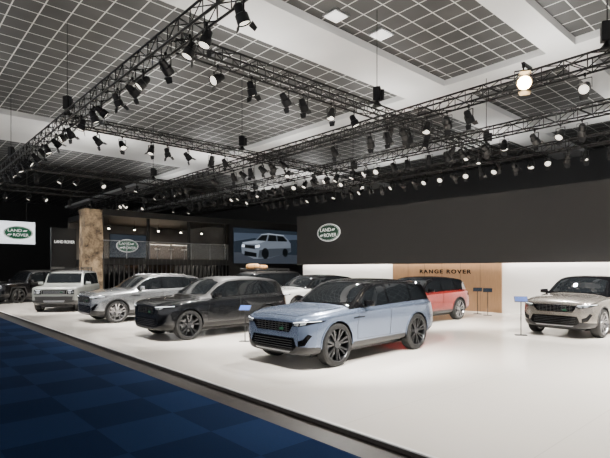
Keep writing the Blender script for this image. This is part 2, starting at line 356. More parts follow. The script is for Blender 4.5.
BOXY = dict(L=4.76, W=1.99, H=1.97, fw=.88, rw=3.85, rows=[
    ([(0, 0)], [(0, .42), (.15, .34), (.5, .28), (4.3, .32), (4.76, .45)]),
    ([(0, .62), (.15, .72), (.5, .76), (4.76, .72)], [(0, .42), (.15, .34), (.5, .28), (4.3, .32), (4.76, .45)]),
    ([(0, .80), (.04, .87), (.12, .92), (4.5, .93), (4.76, .88)], [(0, .47), (.15, .39), (.5, .33), (4.3, .37), (4.76, .5)]),
    ([(0, .85), (.04, .92), (.12, .965), (.5, .985), (1.4, .97), (4.0, .985), (4.6, .97), (4.76, .93)], [(0, .55), (.5, .50), (4.2, .50), (4.76, .58)]),
    ([(0, .86), (.04, .93), (.12, .975), (.5, .995), (1.4, .985), (4.0, .995), (4.6, .98), (4.76, .94)], [(0, .82), (.5, .84), (4.2, .86), (4.76, .84)]),
    ([(0, .85), (.04, .92), (.12, .96), (.5, .975), (1.4, .970), (4.0, .975), (4.6, .96), (4.76, .92)], [(0, 1.03), (.04, 1.08), (.3, 1.12), (1.2, 1.15), (4.5, 1.16), (4.76, 1.15)]),
    ([(0, .81), (.04, .88), (.12, .915), (.5, .93), (1.4, .93), (4.0, .93), (4.6, .92), (4.76, .88)], [(0, 1.07), (.04, 1.12), (.3, 1.165), (1.2, 1.20), (4.5, 1.22), (4.76, 1.20)]),
    ([(0, .72), (.04, .80), (.3, .84), (1.3, .87), (1.5, .87), (1.95, .82), (2.3, .81), (4.4, .80), (4.7, .80), (4.76, .79)], [(0, 1.09), (.04, 1.15), (.3, 1.19), (1.3, 1.225), (1.45, 1.27), (1.82, 1.74), (2.05, 1.83), (2.5, 1.86), (4.3, 1.86), (4.68, 1.83), (4.76, 1.74)]),
    ([(0, .46), (.3, .56), (1.3, .62), (2.1, .60), (4.76, .58)], [(0, 1.10), (.04, 1.16), (.3, 1.215), (1.25, 1.25), (1.38, 1.29), (1.76, 1.80), (2.0, 1.91), (2.5, 1.95), (4.3, 1.95), (4.68, 1.91), (4.76, 1.78)]),
    ([(0, 0)], [(0, 1.10), (.04, 1.165), (.3, 1.22), (1.25, 1.255), (1.36, 1.29), (1.74, 1.80), (1.98, 1.93), (2.5, 1.97), (4.3, 1.965), (4.68, 1.92), (4.76, 1.79)]),
])

def make_wheel(parent, R, style, rimmat):
    w = MB(); tw = .125
    w.lathe_x([(-tw, R * .78), (-tw - .008, R * .85), (-tw, R * .94), (-tw + .03, R), (tw - .03, R), (tw, R * .94), (tw + .008, R * .85), (tw, R * .78), (tw - .02, R * .77), (-tw + .02, R * .77)], 48)
    o = w.build('wheel', M['rubber'], parent, smooth=True)
    r = MB(); q = R * .78
    r.lathe_x([(-tw + .01, q), (tw + .004, q), (tw + .004, q - .014), (tw - .02, q - .026), (-tw + .01, q - .04)], 48)
    n = {'split': 7, 'five': 5, 'six': 6}[style]
    for i in range(n):
        a = 2 * PI * i / n + .3
        for dd in ((-.12, .12) if style == 'split' else (-.17, .17) if style == 'five' else (0,)):
            def pt(rad, off, x):
                return (x, rad * math.cos(a + off), rad * math.sin(a + off))
            b = len(r.v); wd = .032 if style == 'split' else .045 if style == 'five' else .11; r0 = .06; r1 = q - .02
            hw0 = .015 / r0 * .9; hw1 = wd / r1 * .5 * (1.2 if style != 'six' else 1.4)
            for rad, c, hw, xo in ((r0, dd * .6, hw0, tw - .045), (r1, dd * 1.35, hw1, tw - .012)):
                r.v += [pt(rad, c - hw, xo), pt(rad, c + hw, xo), pt(rad, c + hw, xo - .05), pt(rad, c - hw, xo - .05)]
            r.f += [[b, b + 1, b + 5, b + 4], [b + 1, b + 2, b + 6, b + 5], [b + 2, b + 3, b + 7, b + 6], [b + 3, b, b + 4, b + 7], [b, b + 3, b + 2, b + 1], [b + 4, b + 5, b + 6, b + 7]]
    r.build('rim', rimmat, o, smooth=True)
    MB().cyl((tw - .06, 0, 0), (tw - .03, 0, 0), .085, .07, n=24).build('hub_cap', rimmat, o, smooth=True)
    MB().cyl((-.02, 0, 0), (.01, 0, 0), R * .47, n=32).build('brake_disc', M['alu'], o, smooth=True)
    MB().lathe_x([(-tw + .01, 0.01), (-tw + .03, .01), (-tw + .03, q - .045), (-tw + .01, q - .045)], 32).build('wheel_back', M['black'], o)
    return o

def make_car(name, label, base, L, W, H, paint, roofmat=None, cladm=None, R=.385, rimmat=None, style='split', extras=(), boxy=False):
    root = empty(name, label=label, cat='car')
    cladm = cladm or M['clad']; rimmat = rimmat or M['alu']; roofmat = roofmat or paint
    kl, kw, kh = L / base['L'], W / base['W'], H / base['H']
    L0 = base['L']; rows = [(pchip(a), pchip(b)) for a, b in base['rows']]; nr = len(rows)
    st = [0, .015, .04, .08, .13, .2, .28]; s = .36
    while s < L0 - .3: st.append(s); s += .085
    st += [L0 - .26, L0 - .2, L0 - .14, L0 - .09, L0 - .05, L0 - .02, L0]
    P = lambda x, s_, z: Vector((x * kw, (s_ - L0 / 2) * kl, z * kh))
    bm = bmesh.new(); cl = bm.edges.layers.float.new('crease_edge'); rings = []
    for s_ in st:
        pr = [(fw(s_), fz(s_)) for fw, fz in rows]
        ring = [bm.verts.new(P(0, s_, pr[0][1]))] + [bm.verts.new(P(w, s_, z)) for w, z in pr[1:-1]] + [bm.verts.new(P(0, s_, pr[-1][1]))]
        ring += [bm.verts.new(P(-w, s_, z)) for w, z in pr[1:-1][::-1]]
        rings.append(ring)
    n = len(rings[0])
    def rowseg(i): return i if i < nr - 1 else n - 1 - i
    for a, (r0, r1) in enumerate(zip(rings[:-1], rings[1:])):
        sm = (st[a] + st[a + 1]) / 2
        for i in range(n):
            j = (i + 1) % n; f = bm.faces.new((r0[i], r0[j], r1[j], r1[i])); g = rowseg(i)
            f.material_index = 1 if g <= 2 else (2 if g >= 6 and sm > (1.30 if not boxy else 1.9) and (g >= 7 or roofmat is not paint) else 0)
            if boxy and g == 6 and roofmat is not M['gloss']: f.material_index = 0
            e = bm.edges.get((r0[i], r1[i]))
            if e:
                ri = i if i < nr else n - i
                e[cl] = {3: .4, 4: .4, 5: .8, 6: .7, 7: .6}.get(ri, 0)
    for r in (rings[0], rings[-1]):
        for i in range(nr - 1):
            a, b_ = r[i], r[i + 1]; c, d = r[(n - i) % n], r[(n - i - 1) % n]
            vs = []
            for v in (a, b_, d, c):
                if v not in vs: vs.append(v)
            if len(vs) > 2:
                f = bm.faces.new(vs); f.material_index = 1 if i <= 2 else 0
    bmesh.ops.recalc_face_normals(bm, faces=bm.faces)
    me = bpy.data.meshes.new('tmp'); bm.to_mesh(me); bm.free()
    for m in (paint, cladm, roofmat): me.materials.append(m)
    me.shade_smooth()
    ob = bpy.data.objects.new('tmp', me); C.objects.link(ob)
    sb = ob.modifiers.new('s', 'SUBSURF'); sb.levels = 2; sb.render_levels = 2
    dg = bpy.context.evaluated_depsgraph_get(); m1 = bpy.data.meshes.new_from_object(ob.evaluated_get(dg))
    bvh = BVHTree.FromPolygons([v.co.copy() for v in m1.vertices], [list(p.vertices) for p in m1.polygons])
    ob.modifiers.clear(); ob.data = m1
    cut = MB()
    wy = [(base['fw'] - L0 / 2) * kl, (base['rw'] - L0 / 2) * kl]
    for y in wy:
        for sd in (-1, 1):
            if boxy:
                q = R + .07; pl = [(-q - .03, -.3), (-q, R + .06), (-q * .72, R + q * .93), (q * .72, R + q * .93), (q, R + .06), (q + .03, -.3)]
                cut.prism(pl, lambda a, b_, t: (t, y + a, b_), sd * (W / 2 - .34), sd * (W / 2 + .3))
            else:
                cut.cyl((sd * (W / 2 - .34), y, R + .005), (sd * (W / 2 + .3), y, R + .005), R + .040, n=48)
    co = cut.build('tmpc', cladm); co.data.materials.clear(); co.data.materials.append(paint); co.data.materials.append(M['black'])
    ob.data.materials.append(M['black'])
    for p in co.data.polygons: p.material_index = 1
    bo = ob.modifiers.new('b', 'BOOLEAN'); bo.object = co; bo.operation = 'DIFFERENCE'; bo.solver = 'EXACT'; bo.material_mode = 'TRANSFER'
    dg = bpy.context.evaluated_depsgraph_get(); m2 = bpy.data.meshes.new_from_object(ob.evaluated_get(dg)); m2.name = 'body'
    bpy.data.objects.remove(co); bpy.data.objects.remove(ob)
    m2.set_sharp_from_angle(angle=math.radians(50))
    body = bpy.data.objects.new('body', m2); C.objects.link(body); body.parent = root

    def decal(nm, poly, axis, m, off=.004, side=1, res=.05, parent=root, quads=None, skirt=.015):
        b = bmesh.new()
        if quads: 
            vv = [b.verts.new((a, c, 0)) for a, c in quads[0]]
            for f in quads[1]: b.faces.new([vv[i] for i in f])
        else:
            b.faces.new([b.verts.new((a, c, 0)) for a, c in poly]); b.normal_update()
            bmesh.ops.triangulate(b, faces=b.faces[:])
            for ax in (0, 1):
                lo = min(v.co[ax] for v in b.verts); hi = max(v.co[ax] for v in b.verts); k_ = int((hi - lo) / res)
                for i in range(1, k_ + 1):
                    c = [0, 0, 0]; c[ax] = lo + (hi - lo) * i / (k_ + 1); nn = [0, 0, 0]; nn[ax] = 1
                    bmesh.ops.bisect_plane(b, geom=b.verts[:] + b.edges[:] + b.faces[:], plane_co=c, plane_no=nn, dist=1e-5)
        nrm = {}
        for v in b.verts:
            a, c = v.co.x, v.co.y
            if axis == 'front': o_, d_ = P(a, 0, c) + Vector((0, -3, 0)), Vector((0, 1, 0))
            elif axis == 'rear': o_, d_ = P(a, L0, c) + Vector((0, 3, 0)), Vector((0, -1, 0))
            elif axis == 'side': q = P(0, a, c); o_, d_ = Vector((side * 3, q.y, q.z)), Vector((-side, 0, 0))
            else: q = P(a, c, 0); o_, d_ = Vector((q.x, q.y, 4)), Vector((0, 0, -1))
            h, nv, _, _ = bvh.ray_cast(o_, d_)
            if h is None: h, nv, _, _ = bvh.find_nearest(o_ + d_ * (3 if axis != 'top' else 2.6))
            if nv.dot(d_) > 0: nv = -nv
            v.co = h + nv * off; nrm[v] = nv
        for f in b.faces: f.smooth = True
        bd = [e for e in b.edges if e.is_boundary]
        base_n = {v.co.to_tuple(5): nrm[v] for v in b.verts}
        r = bmesh.ops.extrude_edge_only(b, edges=bd)
        for v in [g for g in r['geom'] if isinstance(g, bmesh.types.BMVert)]:
            v.co -= base_n.get(v.co.to_tuple(5), Vector((0, 0, 1))) * (off + skirt)
        for f in [g for g in r['geom'] if isinstance(g, bmesh.types.BMFace)]: f.smooth = False
        bmesh.ops.recalc_face_normals(b, faces=b.faces)
        mm = bpy.data.meshes.new(nm); b.to_mesh(mm); b.free(); mm.materials.append(m); mm.set_sharp_from_angle(angle=math.radians(50))
        o = bpy.data.objects.new(nm, mm); C.objects.link(o); o.parent = parent
        return o
    def mir(poly): return [(-a, c) for a, c in poly][::-1]
    def up(poly, dz=.025): return [(a, c + dz) for a, c in poly]
    def band(p, wd):
        tp = [(a, c + wd / 2) for a, c in p]; dn = [(a, c - wd / 2) for a, c in p]
        return tp + dn[::-1]
    fz = rows[7][1]; gz = rows[6][1]
    LM = M['lamp']
    if not boxy:
        decal('windshield', [(-.745, 1.215), (-.35, 1.20), (.35, 1.20), (.745, 1.215), (.71, 1.36), (.67, 1.53), (.35, 1.62), (-.35, 1.62), (-.67, 1.53), (-.71, 1.36)], 'front', M['glass'], .006)
        rng = (1.74, 2.66, 2.73, 3.62, 3.69, 4.34)
        decal('rear_window', [(-.56, 1.26), (.56, 1.26), (.52, 1.50), (-.52, 1.50)], 'rear', M['glass'], .006)
        lo, hi = .02, .055
    else:
        decal('windshield', [(-.78, 1.33), (.78, 1.33), (.75, 1.80), (-.75, 1.80)], 'front', M['glass'], .006)
        rng = (1.62, 2.55, 2.66, 3.50, 3.62, 4.42)
        decal('rear_window', [(-.66, 1.28), (.66, 1.28), (.62, 1.70), (-.62, 1.70)], 'rear', M['glass'], .006)
        lo, hi = .03, .06
    def win(a, b_, e=0):
        N = 9; bt = [(a + (b_ - a) * i / N, gz(a + (b_ - a) * i / N) + lo - e) for i in range(N + 1)]
        b2 = b_ - (.16 if b_ == rng[5] and not boxy else 0)
        tp = [(a + (b2 - a) * i / N, max(gz(a + (b2 - a) * i / N) + lo + .01, fz(a + (b2 - a) * i / N) - hi + e)) for i in range(N + 1)]
        return bt + tp[::-1]
    F, Rr = base['fw'], base['rw']; ra = (R + .09) / kl
    for sd in (-1, 1):
        decal('window_surround', win(rng[0] - .08, rng[5] + .05, .018), 'side', M['gloss'], .002, sd)
        for a, b_ in ((rng[0], rng[1]), (rng[2], rng[3]), (rng[4], rng[5])):
            decal('side_window', win(a, b_), 'side', M['glass'], .006, sd)
        zb = .48 if not boxy else .56
        top = lambda s_: gz(s_) - .02
        fd = [(F + ra + .12, zb), (2.66, zb), (2.70, top(2.7)), (2.3, top(2.3)), (1.9, top(1.9)), (1.60, top(1.60)), (F + ra + .10, .75)]
        rd = [(2.69, zb), (Rr - ra - .13, zb), (Rr - ra - .02, .66), (Rr - ra + .12, .82), (Rr - .12, .95), (Rr - .10, top(3.6)), (3.2, top(3.2)), (2.73, top(2.73))]
        for dd, hs in ((fd, 2.42), (rd, 3.36)):
            cx = sum(p[0] for p in dd) / len(dd); cz = sum(p[1] for p in dd) / len(dd)
            gp = [(cx + (a - cx) * 1.014, cz + (c - cz) * 1.024) for a, c in dd]
            decal('door_gap', gp, 'side', M['black'], .002, sd, skirt=.004)
            do = decal('door', dd, 'side', paint, .0045, sd, skirt=.004)
            hz = .97 if not boxy else 1.05
            decal('door_handle', band([(hs - .12, hz), (hs + .06, hz + .005)], .028), 'side', paint, .013, sd, parent=do)
        vs, fs_ = [], []; NN = 20
        am = paint if paint in (blue, darkp) else cladm
        for y0 in (base['fw'], base['rw']):
            if boxy: continue
            b0 = len(vs)
            for i in range(NN + 1):
                t = PI * (i / NN) * 1.04 - .06
                for rr in (R + .036, R + (.068 if am is cladm and cladm is not paint else .054)): vs.append((y0 + rr * math.cos(t) / kl, (R + .005 + rr * math.sin(t)) / kh))
            for i in range(NN): fs_.append([b0 + 2 * i, b0 + 2 * i + 1, b0 + 2 * i + 3, b0 + 2 * i + 2])
        if vs:
            half = len(vs) // 2; hf = len(fs_) // 2
            decal('wheel_arch_trim', None, 'side', am, .012, sd, quads=(vs[:half], fs_[:hf]))
            decal('wheel_arch_trim', None, 'side', am, .012, sd, quads=(vs[half:], [[i - half for i in f] for f in fs_[hf:]]))
        else:
            for y0 in (base['fw'], base['rw']):
                q = (R + .07); o2 = .07
                pin = [(-q, R + .06), (-q * .72, R + q * .93), (q * .72, R + q * .93), (q, R + .06)]
                pout = [(q + o2, R + .04), (q * .72 + o2 * .7, R + q * .93 + o2), (-q * .72 - o2 * .7, R + q * .93 + o2), (-q - o2, R + .04)]
                decal('wheel_arch_trim', [(y0 + a / kl, c / kh) for a, c in pin + pout], 'side', cladm, .014, sd)
        tl = [(.42, 1.09), (.73, 1.08), (.75, 1.02), (.42, 1.03)] if not boxy else [(.74, .95), (.86, .95), (.86, 1.2), (.74, 1.2)]
        decal('tail_light', tl if sd > 0 else mir(tl), 'rear', M['tail'], .008)
        mx = sd * (.975 if not boxy else 1.03) * kw; my = P(0, 1.80 if not boxy else 1.66, 0).y; mz = (1.20 if not boxy else 1.32) * kh
        mb = bmesh.new(); bmesh.ops.create_cube(mb, size=1)
        for v in mb.verts: v.co = Vector((v.co.x * .22 + mx + sd * .05, v.co.y * (.12 if v.co.x * sd < 0 else .10) + my, v.co.z * (.15 if v.co.x * sd < 0 else .11) + mz))
        bmesh.ops.subdivide_edges(mb, edges=mb.edges[:], cuts=2, use_grid_fill=True)
        bmesh.ops.smooth_vert(mb, verts=mb.verts[:], factor=.5, use_axis_x=True, use_axis_y=True, use_axis_z=True)
        for f in mb.faces: f.smooth = True
        mm = bpy.data.meshes.new('mirror'); mb.to_mesh(mm); mb.free(); mm.materials.append(M['gloss'] if roofmat is M['gloss'] else paint)
        mo = bpy.data.objects.new('mirror', mm); C.objects.link(mo); mo.parent = root
        MB().box(min(mx - sd * .14, mx - sd * .02), max(mx - sd * .14, mx - sd * .02), my - .03, my + .03, mz - .09, mz - .03).build('mirror_arm', M['clad'], mo, bevel=.01)
        MB().box(mx + sd * .05 - .085, mx + sd * .05 + .085, my + .045, my + .06, mz - .05, mz + .05).build('mirror_glass', M['glass'], mo, bevel=.004)
    if not boxy:
        hp = [(-.54, .09), (.54, .09), (.65, .2), (.70, .5), (.745, 1.0), (.735, 1.18), (.35, 1.24), (-.35, 1.24), (-.735, 1.18), (-.745, 1.0), (-.70, .5), (-.65, .2)]
    else:
        hp = [(-.66, .08), (.66, .08), (.76, .4), (.79, 1.18), (-.79, 1.18), (-.76, .4)]
    decal('hood_gap', [(a * 1.014, (c - .7) * 1.015 + .7) for a, c in hp], 'top', M['black'], .002, skirt=.003, res=.08)
    decal('hood', hp, 'top', paint, .006, skirt=.004, res=.06)
    if not boxy:
        gr = decal('grille', up([(-.55, .81), (-.46, .69), (.46, .69), (.55, .81), (.56, .875), (-.56, .875)]), 'front', M['gloss'], .008)
        gbm = M['mesh'] if paint in (blue, bronze) else (M['alu'] if paint is not darkp else M['clad'])
        for zz in (.72, .76, .80, .84): decal('grille_bar', up(band([(-.47, zz), (.47, zz)], .006)), 'front', gbm, .013, parent=gr, res=.08)
        for xx in [-.40 + .10 * i for i in range(9)]: decal('grille_bar', up([(xx - .006, .695), (xx + .006, .695), (xx + .006, .87), (xx - .006, .87)]), 'front', M['clad'], .014, parent=gr)
        decal('badge', up([(.27 + .055 * math.cos(i * PI / 8), .745 + .028 * math.sin(i * PI / 8)) for i in range(16)]), 'front', M['green'], .022)
        hl = [(.565, .815), (.70, .805), (.84, .835), (.94, .88), (.945, .908), (.82, .905), (.68, .893), (.575, .88)]
        for sd in (-1, 1):
            pf_ = (lambda q: up(q)) if sd > 0 else (lambda q: mir(up(q)))
            h_ = decal('headlight', pf_(hl), 'front', M['gloss'], .007)
            decal('headlight_lens', pf_([(.60, .825), (.70, .817), (.71, .870), (.605, .862)]), 'front', LM, .012, parent=h_)
            decal('headlight_lens', pf_([(.735, .828), (.82, .846), (.83, .887), (.745, .880)]), 'front', LM, .012, parent=h_)
            decal('daylight_strip', pf_(band([(.585, .874), (.68, .885), (.82, .897), (.93, .901)], .009)), 'front', M['drl'], .014, parent=h_)
            decal('side_intake', pf_([(.70, .43), (.82, .46), (.90, .64), (.86, .67), (.79, .57), (.69, .53)]), 'front', M['gloss'], .006)
        li = decal('lower_intake', [(-.56, .37), (.56, .37), (.65, .45), (.58, .61), (-.58, .61), (-.65, .45)], 'front', M['gloss'], .006)
        for zz in (.42, .465, .51, .555): decal('intake_bar', band([(-.54, zz), (.54, zz)], .008), 'front', M['clad'], .012, parent=li, res=.08)
        decal('skid_plate', [(-.46, .325), (.46, .325), (.50, .35), (-.50, .35)], 'front', M['alu'] if paint is not darkp else M['clad'], .012)
        for sd in (-1, 1):
            decal('fender_vent', band([(1.38, .92), (1.56, .93), (1.74, .925)], .026), 'side', M['gloss'], .010, sd)
    else:
        gr = decal('grille', [(-.52, .86), (.52, .86), (.52, 1.03), (-.52, 1.03)], 'front', M['gloss'], .008)
        for zz in (.89, .935, .98): decal('grille_bar', band([(-.47, zz), (.47, zz)], .014), 'front', M['alu'], .014, parent=gr, res=.1)
        for sd in (-1, 1):
            pf_ = (lambda q: q) if sd > 0 else mir
            h_ = decal('headlight', pf_([(.55, .84), (.85, .84), (.85, 1.04), (.55, 1.04)]), 'front', M['gloss'], .008)
            decal('headlight_lens', [(sd * .67 + .08 * math.cos(i * PI / 8), .94 + .08 * math.sin(i * PI / 8)) for i in range(16)], 'front', LM, .02, parent=h_)
            decal('indicator', pf_([(.785, .89), (.83, .89), (.83, .97), (.785, .97)]), 'front', LM, .018, parent=h_)
            decal('daylight_strip', pf_(band([(.58, 1.03), (.78, 1.03)], .010)), 'front', M['drl'], .016, parent=h_)
        decal('bumper', [(-.78, .58), (.78, .58), (.82, .74), (-.82, .74)], 'front', M['clad'], .03)
        decal('skid_plate', [(-.42, .47), (.42, .47), (.46, .56), (-.46, .56)], 'front', M['alu'], .02)
        decal('badge', [(.32 + .05 * math.cos(i * PI / 8), .93 + .028 * math.sin(i * PI / 8)) for i in range(16)], 'front', M['green'], .022)
    w0 = make_wheel(root, R, style, rimmat); first = True
    for y in wy:
        for sd in (1, -1):
            w = w0 if first else dup(w0, root); first = False
            w.location = (sd * (W / 2 - .130), y, R); w.rotation_euler = (0, 0, 0 if sd > 0 else PI)
    MB().box(-W / 2 + .3, W / 2 - .3, -L / 2 + .4, L / 2 - .4, .2, .45).build('underbody', M['black'], root)
    if 'rails' in extras:
        for sd in (-1, 1):
            pts = [(sd * (rows[7][0](s_) - .03) * kw, (s_ - L0 / 2) * kl, (fz(s_)) * kh + .06) for s_ in (2.2, 2.35, 2.7, 3.1, 3.5, 3.8, 3.95)]
            pts[0] = (pts[0][0], pts[0][1], pts[0][2] - .05); pts[-1] = (pts[-1][0], pts[-1][1], pts[-1][2] - .05)
            MB().tube(pts, .016).build('roof_rail', M['alu'] if 'silver' in extras else M['clad'], root, smooth=True)
    if 'rack' in extras:
        z = H + .05; rk = MB(); ye = L / 2 - .6
        for sd in (-1, 1): rk.tube([(sd * .66, -.45, z), (sd * .66, ye, z)], .025); rk.tube([(sd * .66, -.45, z + .07), (sd * .66, ye, z + .07)], .018)
        for i in range(9): rk.box(-.66, .66, -.42 + i * (ye + .4) / 9, -.36 + i * (ye + .4) / 9, z - .012, z + .012)
        for sd in (-1, 1):
            for y in (-.4, ye / 2, ye - .1): rk.cyl((sd * .66, y, z + .07), (sd * .68, y, z - .16), .018, n=8)
        rk.build('roof_rack', M['black'], root)
    return root

M['mesh'] = mat('grille_mesh', (.10, .10, .105), .35, .8, var=0)
blue = mat('satin_blue_grey', (.155, .20, .295), .26, .7, coat=.5, var=.01)
darkp = mat('carpathian_dark', (.016, .017, .019), .18, .6, coat=.7, var=0)
silver = mat('silver_paint', (.33, .345, .36), .24, .8, coat=1, var=0)
sand = mat('grey_green_paint', (.17, .18, .17), .35, .2, coat=.6, var=0)
redp = mat('red_paint', (.26, .010, .007), .22, .4, coat=1, var=0)
whitep = mat('white_paint', (.48, .48, .47), .25, 0, coat=1, var=0)
bronze = mat('champagne_paint', (.29, .265, .235), .25, .75, coat=1, var=0)
blackp = mat('black_car_paint', (.006, .006, .007), .2, .2, coat=.6, var=0)
darkrim = mat('dark_rim', (.06, .062, .066), .28, .9, var=0)
brightrim = mat('bright_rim', (.35, .35, .36), .25, .9, var=0)

def put(o, x, y, deg=0): o.location = (x, y, 0); o.rotation_euler.z = math.radians(deg)
put(make_car('suv', 'satin blue-grey SUV with black roof in the foreground', SLEEK, 4.70, 1.95, 1.69, blue, M['gloss'], M['clad'], .425, darkrim), -7.45, 8.12, 3)
put(make_car('suv', 'dark metallic grey SUV between the blue and silver cars', SLEEK, 4.36, 1.94, 1.69, darkp, M['gloss'], darkp, .40, darkrim, 'five'), -12.45, 7.60, 1)
put(make_car('suv', 'silver SUV with roof rails beside the dark grey car', SLEEK, 4.50, 1.92, 1.73, silver, None, M['clad'], .39, brightrim, 'five', extras=('rails', 'silver')), -17.8, 7.75, 1)
put(make_car('off_road_vehicle', 'boxy grey off-road vehicle with roof rack, left of the silver SUV', BOXY, 4.20, 1.90, 1.86, sand, M['clad'], M['clad'], .39, brightrim, 'six', extras=('rack',), boxy=True), -24.5, 6.9, 58)
put(make_car('suv', 'champagne grey SUV standing alone at the right edge', SLEEK, 4.80, 1.95, 1.71, bronze, M['gloss'], M['clad'], .40, brightrim), -5.08, 16.45, -2)
put(make_car('suv', 'bright red SUV parked behind the blue-grey car', SLEEK, 4.80, 1.95, 1.64, redp, M['gloss'], M['clad'], .40, brightrim, 'five'), -10.3, 14.9, 0)
put(make_car('suv', 'white SUV parked behind the dark and blue-grey cars', SLEEK, 4.70, 1.94, 1.66, whitep, M['gloss'], M['clad'], .40, brightrim, 'five'), -15.3, 14.1, 0)
rkcar = make_car('off_road_vehicle', 'dark off-road vehicle carrying tan cargo, parked before the video wall', BOXY, 4.76, 1.99, 1.80, darkp, None, M['clad'], .40, darkrim, 'six', extras=('rack',), boxy=True); put(rkcar, -19.6, 14.3, 0)
put(make_car('off_road_vehicle', 'black boxy off-road vehicle at far left of the stand', BOXY, 4.4, 1.95, 1.85, blackp, None, M['clad'], .40, darkrim, 'six', boxy=True), -31.7, 6.9, 20)
for i, (yy, ln, rr, lab) in enumerate(((14.2, 1.05, .15, 'tan rolled canvas bag strapped at front of roof rack'), (14.75, .9, .12, 'tan rolled canvas bag strapped at back of roof rack'))):
    t = empty('cargo_roll', (-19.6, yy, 1.80 + .07 + rr), 0, lab, 'bag', 'cargo bags on the roof rack')
    h = ln / 2
    MB().lathe_x([(-h, .001), (-h, rr * .45), (-h + .06, rr * .8), (-h + .16, rr), (-.32, rr * .97), (-.28, rr * .88), (-.24, rr * .97), (0, rr), (.24, rr * .97), (.28, rr * .88), (.32, rr * .97), (h - .16, rr * .95), (h - .06, rr * .75), (h, rr * .4), (h, .001)], 24).build('roll', M['orange'], t, smooth=True)
    for x in (-.28, .28): MB().lathe_x([(x - .02, rr * .86), (x - .02, rr * .94), (x + .02, rr * .94), (x + .02, rr * .86)], 24).build('strap', M['black'], t)

# ---------------------------------------------------------------- info stands
def stand(x, y, rz, label, face, sc_=1):
    r = empty('information_stand', (x, y, 0), rz, label, 'stand', None); r.scale = (sc_, sc_, sc_)
    MB().box(-.16, .16, -.12, .12, 0, .015).build('base', M['black'], r)
    MB().cyl((0, 0, .015), (0, 0, 1.0), .015, n=12).build('pole', M['black'], r)
    f = lambda a, b, t: (a, b * .80 - t * .6, 1.04 + b * .6 + t * .8)
    MB().prism([(-.18, -.12), (.18, -.12), (.18, .12), (-.18, .12)], f, -.02, 0).build('panel', M['black'], r)
    MB().prism([(-.165, -.105), (.165, -.105), (.165, .105), (-.165, .105)], f, .001, .004).build('screen', face, r)
stand(-5.95, 13.75, math.radians(30), 'slim black stand with blue screen left of the champagne SUV', M['blue'])
stand(-9.4, 18.6, math.radians(25), 'slim stand before the right end of the oak wall', M['screend'])
stand(-10.0, 18.9, math.radians(25), 'slim stand close to the oak wall behind the red SUV', M['screend'])
stand(-10.3, 7.2, math.radians(35), 'small slim stand with blue screen between blue-grey and dark cars', M['blue'], .85)
dk = empty('reception_desk', (-34.6, 4.9, 0), PI / 2, 'dark reception desk with pale top at far left', 'desk')
MB().box(-1.2, 1.2, -.3, .3, 0, 1.05).build('body', M['dark'], dk); MB().box(-1.25, 1.25, -.35, .35, 1.05, 1.1).build('top', M['white'], dk)

# ---------------------------------------------------------------- trusses
TS = .15
def truss(p, q, z, label):
    p = Vector((*p, z)); q = Vector((*q, z)); d = (q - p); Ln = d.length; d.normalize()
    r = empty('lighting_truss', p, math.atan2(d.y, d.x), label, 'truss', 'black lighting trusses under the ceiling')
    for a in (-1, 1):
        for b in (-1, 1): MB().cyl((0, a * TS, b * TS), (Ln, a * TS, b * TS), .026, n=8).build('chord', M['metal'], r, smooth=True)
    br = MB(); n = int(Ln / .45); st = Ln / n
    for i in range(n):
        x0, x1 = i * st, (i + 1) * st; e = 1 if i % 2 else -1
        for a in (-1, 1):
            br.cyl((x0, a * TS, -e * TS), (x1, a * TS, e * TS), .012, n=5, cap=False)
            br.cyl((x0, -e * TS, a * TS), (x1, e * TS, a * TS), .012, n=5, cap=False)
            br.cyl((x0, a * TS, -TS), (x0, a * TS, TS), .012, n=5, cap=False)
    br.build('bracing', M['metal'], r)
TZ = 6.5; TL = 6.14
truss((-38, 4.4), (3, 4.4), TZ, 'long black truss above the platform edge beside the blue carpet')
truss((-8.9, 4.6), (-8.9, 19), TZ, 'black truss running inward above the foreground blue-grey SUV')
truss((-15.8, 4.6), (-15.8, 19), TZ, 'black truss running inward between dark and silver cars')
truss((-24, 4.6), (-24, 19), TZ, 'black truss running inward above the grey boxy off-road vehicle')
truss((-38, 10.9), (3, 10.9), TL, 'long black truss over the middle of the platform')
truss((-38, 17.5), (3, 17.5), TL, 'long black truss close to the dark header')
truss((-38, 14.2), (3, 14.2), TL, 'long black truss between the middle truss and the header truss')
truss((-31, 4.6), (-31, 19), TZ, 'black truss running inward above the black vehicle at far left')

